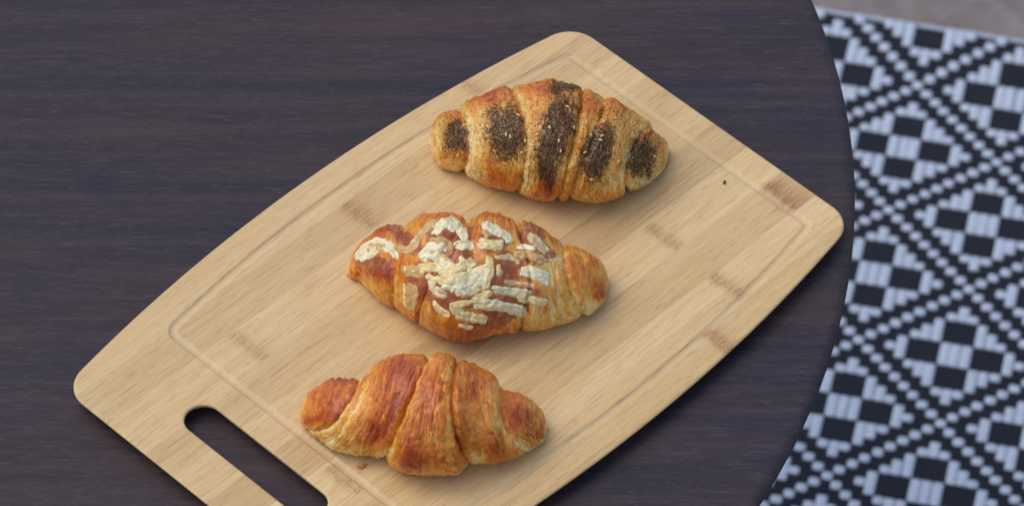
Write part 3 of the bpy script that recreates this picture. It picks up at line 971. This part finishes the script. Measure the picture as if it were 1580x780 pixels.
def cheese(c, pts, width, tint, seed, thick=0.20, name="cheese_shred"):
    """a strip of melted cheese lying along the crust through the given points"""
    pts = np.array(pts, float)
    seg = np.r_[0, np.cumsum(np.hypot(*np.diff(pts, axis=0).T))]
    pad_ = width * 0.28
    d0, d1 = pts[0] - pts[1], pts[-1] - pts[-2]
    pts[0] += d0 / np.linalg.norm(d0) * pad_
    pts[-1] += d1 / np.linalg.norm(d1) * pad_
    seg = np.r_[0, np.cumsum(np.hypot(*np.diff(pts, axis=0).T))]
    n = max(11, int(seg[-1] / 6) + 5)
    s = np.linspace(0, seg[-1], n)
    xs, ys = np.interp(s, seg, pts[:, 0]), np.interp(s, seg, pts[:, 1])
    if n > 8:
        for _ in range(2):
            xs[1:-1] = (xs[:-2] + 2 * xs[1:-1] + xs[2:]) / 4
            ys[1:-1] = (ys[:-2] + 2 * ys[1:-1] + ys[2:]) / 4
    dx, dy = np.gradient(xs), np.gradient(ys)
    ln = np.hypot(dx, dy) + 1e-9
    ox, oy = -dy / ln, dx / ln
    m = 13
    wob = lambda k_: 1 + 0.30 * noise(s / (width * 0.60), seed, k_, seed + 1) + 0.14 * noise(s / (width * 0.22), seed, k_, seed + 2)
    ext = np.clip(np.minimum(s, s[-1] - s) / (width * 0.85), 0, 1)
    rnd = np.sqrt(np.clip(1 - (1 - ext) ** 2, 0.01, 1))
    wl, wr = width / 2 * wob(1.3) * rnd, width / 2 * wob(8.7) * rnd
    V = []
    k = width * c.k / c._sc / 100
    A = np.linspace(-1, 1, m)[None, :]
    Wd = np.where(A < 0, wl[:, None], wr[:, None]) * A
    QX, QY = xs[:, None] + ox[:, None] * Wd, ys[:, None] + oy[:, None] * Wd
    QX, QY = QX + 5 * noise(QX / 18, QY / 18, 1.1, 905), QY + 5 * noise(QX / 18, QY / 18, 7.1, 906)
    HH = (0.90 + 0.50 * noise(QX / 20, QY / 20, 2.0, seed + 7) + 0.24 * noise(QX / 9, QY / 9, 2.0, seed + 8)) * np.clip(1 - A * A, 0, 1) ** 0.7 * rnd[:, None] * min(k, 0.0060) * thick
    for i in range(n):
        for j in range(m):
            h = c.hit(QX[i, j], QY[i, j])
            if h[0] is None:
                for bk in (0.75, 0.5, 0.25, 0.0, -0.3, -0.6, -1.0):
                    h = c.hit(xs[i] + ox[i] * Wd[i, j] * bk, ys[i] + oy[i] * Wd[i, j] * bk + (4 if bk <= 0 else 0) * (1 if ys[i] < 400 else -1))
                    if h[0] is not None:
                        break
            if h[0] is None:
                return None
            out = Vector((0, -0.35, 0.94)) * 0.5 + h[1] * 0.5
            V.append(h[0] + out.normalized() * (HH[i, j] - 0.0002 if 0 < j < m - 1 and 0 < i < n - 1 else -0.0012))
    V = np.array([tuple(v) for v in V])
    G = V.reshape(n, m, 3).copy()
    for _ in range(1):
        G[1:-1, 1:-1] = 0.5 * G[1:-1, 1:-1] + 0.125 * (G[:-2, 1:-1] + G[2:, 1:-1] + G[1:-1, :-2] + G[1:-1, 2:])
    V = G.reshape(-1, 3)
    nn = fbm(V[:, 0] * 260, V[:, 1] * 260, V[:, 2] * 260, seed, 2)
    aa = np.abs(np.tile(np.linspace(-1, 1, m), n))
    t = tint[None] * (1 + 0.10 * nn[:, None])
    e = (sstep(0.74, 0.98, aa + 0.25 * nn) * 0.75)[:, None]
    t = t * (1 - e) + lin(150, 96, 66)[None] * e
    br = (sstep(0.45, 0.85, noise(V[:, 0] * 420, V[:, 1] * 420, V[:, 2] * 420, seed + 3)) * 0.35)[:, None]
    t = t * (1 - br) + lin(186, 148, 100)[None] * br
    return mesh_obj(name, V, grid_faces(n, m, flip=False), M_CHEESE, c.root, True, t)


SHREDS = [
    ([(252, 122), (282, 120), (312, 124)], 34, CREAM), ([(84, 345), (100, 318)], 40, CREAM),
    ([(130, 305), (175, 255), (250, 215), (315, 235), (358, 300)], 50, WHITE), ([(150, 300), (200, 275), (245, 262)], 62, WHITE), ([(205, 250), (260, 250), (300, 262)], 50, WHITE),
    ([(350, 255), (410, 262), (455, 235), (490, 170), (560, 105)], 44, PINK), ([(430, 240), (470, 190), (500, 150)], 26, WHITE),
    ([(570, 175), (600, 120), (640, 112), (690, 140), (722, 205)], 56, WHITE), ([(640, 120), (655, 160)], 40, WHITE),
    ([(685, 245), (720, 232), (760, 240)], 58, WHITE), ([(815, 122), (870, 145), (925, 180), (965, 215)], 54, WHITE),
    ([(800, 232), (850, 232), (915, 245)], 66, CREAM), ([(825, 175), (860, 185)], 44, TAN),
    ([(545, 215), (600, 212), (650, 245)], 44, TAN), ([(500, 300), (545, 255), (610, 235)], 72, WHITE), ([(520, 280), (600, 300), (650, 345)], 62, WHITE),
    ([(395, 372), (440, 372), (495, 385)], 66, TAN), ([(480, 352), (530, 350), (590, 352)], 58, CREAM), ([(590, 385), (660, 370), (765, 325)], 54, CREAM),
    ([(600, 420), (640, 410), (690, 390)], 70, CREAM), ([(545, 410), (560, 470), (620, 500)], 50, WHITE), ([(650, 440), (740, 410), (850, 370)], 84, WHITE), ([(690, 480), (760, 470), (840, 440)], 80, WHITE),
    ([(852, 310), (858, 390), (830, 470)], 48, CREAM), ([(770, 490), (800, 520), (840, 480)], 60, CREAM),
    ([(1035, 365), (1090, 385), (1160, 415)], 70, WHITE), ([(880, 478), (960, 482), (1062, 492)], 48, WHITE), ([(1000, 510), (1070, 525), (1148, 545)], 52, CREAM),
    ([(780, 560), (870, 550), (950, 575), (1035, 600)], 62, WHITE), ([(655, 550), (690, 600), (760, 625), (830, 630)], 58, CREAM), ([(560, 540), (590, 580), (640, 610)], 40, CREAM),
    ([(690, 662), (728, 668), (765, 676)], 26, WHITE), ([(428, 455), (430, 520), (430, 580)], 66, TAN), ([(1060, 180), (1100, 210), (1150, 270)], 46, PINK),
    ([(1000, 245), (1050, 245), (1090, 258)], 28, WHITE), ([(990, 285), (1060, 285), (1140, 320)], 52, TAN), ([(1172, 312), (1210, 318), (1245, 315)], 26, PINK), ([(900, 340), (910, 400)], 30, PINK),
    ([(600, 455), (680, 460), (740, 500)], 40, WHITE), ([(560, 330), (640, 400), (700, 500)], 34, WHITE), ([(700, 300), (760, 380), (790, 480)], 36, CREAM), ([(520, 400), (600, 430), (720, 440)], 36, CREAM), ([(880, 300), (960, 300), (1010, 330)], 30, PINK), ([(660, 560), (740, 540), (830, 520)], 40, CREAM), ([(930, 430), (1000, 440), (1080, 450)], 28, PINK), ([(760, 390), (800, 420)], 50, WHITE),
]
for n_, (pts, w_, col_) in enumerate(SHREDS):
    if w_ < 42:
        cheese(c2, pts, w_ * 1.1, col_, 200 + n_ * 3, 0.24)
        continue
    # a thin melted film with separate strands lying on it
    cheese(c2, pts, w_ * 1.05, col_ * np.array([0.93, 0.88, 0.80]), 200 + n_ * 3, 0.17)
    p_ = np.array(pts, float)
    dirs = np.gradient(p_, axis=0)
    dirs /= np.linalg.norm(dirs, axis=1)[:, None] + 1e-9
    perp = np.stack([-dirs[:, 1], dirs[:, 0]], -1)
    cnt = max(2, int(round(w_ / 25)))
    rc_ = random.Random(n_)
    for q_ in range(cnt):
        off = ((q_ + 0.5) / cnt - 0.5) * w_ * 0.95 + rc_.uniform(-4, 4)
        line = p_ + perp * (off + np.array([rc_.uniform(-7, 7) for _ in p_]))[:, None]
        line[0] += dirs[0] * rc_.uniform(-14, 16)
        line[-1] += dirs[-1] * rc_.uniform(-16, 14)
        if len(line) == 2 and np.hypot(*(line[1] - line[0])) < 12:
            continue
        tone = col_ * (0.90 + 0.15 * rc_.random()) if rc_.random() < 0.78 else (CREAM if rc_.random() < 0.6 else TAN)
        cheese(c2, line, rc_.uniform(22, 36), np.minimum(tone, 0.86), 900 + n_ * 11 + q_, 0.34)


# ------------------------------------------------------------------ herb mix and sesame on the far croissant
def herb_mix(c):
    V, F, T = [], [], []
    rr = random.Random(8)
    made = 0
    pal = [lin(60, 40, 30), lin(80, 58, 38), lin(46, 40, 28), lin(78, 72, 40), lin(88, 54, 46), lin(104, 84, 52), lin(38, 30, 24), lin(128, 106, 68)]
    xs = np.array([rr.uniform(70, 1475) for _ in range(60000)])
    ys = np.array([rr.uniform(50, 745) for _ in range(60000)])
    dens = zaatar_density(xs, ys)
    stray = 0.05 + 0.10 * np.exp(-((xs - 640) / 520) ** 2) * sstep(-0.2, 0.6, noise(xs / 90, ys / 90, 9, 5)) * sstep(690, 560, ys)
    for x, y, d, s_ in zip(xs, ys, dens, stray):
        p_ = max(d * 0.75, s_ * 0.6)
        if rr.random() > p_:
            continue
        loc, nor = c.hit(x, y)
        if loc is None:
            continue
        made += 1
        sz = rr.uniform(0.00016, 0.00038) * (1.25 if rr.random() < 0.12 else 1)
        ln = rr.uniform(1.0, 1.7)
        t1 = nor.orthogonal().normalized()
        t2 = nor.cross(t1)
        a = rr.uniform(0, 6.28)
        e1 = t1 * math.cos(a) + t2 * math.sin(a)
        e2 = nor.cross(e1)
        tilt = rr.uniform(-0.5, 0.5)
        e1 = (e1 + nor * tilt).normalized()
        base = loc + nor * sz * rr.uniform(0.0, 0.6)
        b = len(V)
        V += [base + e1 * sz * ln, base + e2 * sz * 0.7, base - e1 * sz * ln, base - e2 * sz * 0.7, base + nor * sz * 0.7, base - nor * sz * 0.5]
        F += [(b, b + 1, b + 4), (b + 1, b + 2, b + 4), (b + 2, b + 3, b + 4), (b + 3, b, b + 4), (b + 1, b, b + 5), (b + 2, b + 1, b + 5), (b + 3, b + 2, b + 5), (b, b + 3, b + 5)]
        k = pal[rr.randrange(len(pal))] * rr.uniform(0.5, 1.1)
        T += [k] * 6
    o = mesh_obj("herb_flakes", [tuple(v) for v in V], F, M_HERB, c.root, False, np.array(T))
    o["kind"] = "stuff"
    return made


n_flakes = herb_mix(c1)
SEEDS = [(285, 310), (525, 368), (548, 380), (592, 258), (630, 405), (636, 456), (697, 372), (680, 413), (870, 212), (835, 462), (1003, 370), (1066, 376), (1060, 402), (1078, 298), (1146, 276), (970, 470), (1005, 622),
         (822, 407), (400, 300), (655, 540), (905, 330), (1160, 520), (770, 330), (1368, 488), (250, 480), (610, 470)]


def seed_mesh():
    n, m = 9, 10
    V = []
    for i in range(n):
        a = i / (n - 1)
        r = math.sin(math.pi * a) ** 0.7 * (0.62 + 0.38 * a)
        for j in range(m):
            t = 2 * math.pi * j / m
            V.append(((a - 0.5) * 2 * 0.00130, r * math.cos(t) * 0.00078, r * math.sin(t) * 0.00048))
    me_o = mesh_obj("sesame_seed", V, grid_faces(n, m, wrap=True), M_SEED, c1.root, True, np.tile(lin(222, 194, 136), (n * m, 1)))
    return me_o


rs = random.Random(5)
proto = seed_mesh()
for n_, (x, y) in enumerate(SEEDS):
    loc, nor = c1.hit(x, y)
    if loc is None:
        continue
    o = proto if n_ == 0 else proto.copy()
    if n_:
        COL.objects.link(o)
        o.parent = c1.root
    t1 = nor.orthogonal().normalized()
    a = rs.uniform(0, 6.28)
    e1 = t1 * math.cos(a) + nor.cross(t1) * math.sin(a)
    rot = Vector((0, 0, 1)).rotation_difference(nor)
    o.rotation_mode = 'QUATERNION'
    from mathutils import Quaternion
    o.rotation_quaternion = rot @ Quaternion((0, 0, 1), a)
    o.location = loc + nor * 0.0005


# ------------------------------------------------------------------ crumbs on the board
def flake(name, px, py, lx, ly, h, rz, tint, label, category, seed):
    P = at(px, py, BOARD_TOP)
    n, m = 10, 12
    V = []
    for i in range(n):
        a = i / (n - 1) * 2 - 1
        for j in range(m):
            t = 2 * math.pi * j / m
            r = math.sqrt(max(0, 1 - a * a)) * (1 + 0.35 * float(noise(a * 2, math.cos(t) * 2, math.sin(t) * 2, seed)))
            z = r * math.sin(t) * h * 0.5 + h * (0.5 + 0.5 * a * a)
            V.append((a * lx / 2, r * math.cos(t) * ly / 2 + 0.2 * ly * a * a, max(z, 0.0001)))
    o = mesh_obj(name, V, grid_faces(n, m, wrap=True), M_SEED, None, True, np.tile(tint, (n * m, 1)), tuple(P))
    o.rotation_euler = (0, 0, rz)
    tag(o, label, category)
    return o


flake("pastry_flake", 558, 720, 0.0062, 0.0026, 0.0012, math.radians(28), lin(186, 124, 64), "loose golden pastry flake on the board beside the groove", "crumb", 3)
flake("pastry_flake", 642, 727, 0.0052, 0.0022, 0.0012, math.radians(20), lin(150, 84, 44), "small brown pastry flake tucked under the plain croissant's near side", "crumb", 4)
flake("herb_speck", 1118, 282, 0.0030, 0.0016, 0.0010, math.radians(80), lin(58, 50, 34), "tiny dark green herb speck on the bare end of the board", "crumb", 6)
print("flakes", n_flakes, "tris", sum(len(p.vertices) - 2 for m_ in bpy.data.meshes for p in m_.polygons))
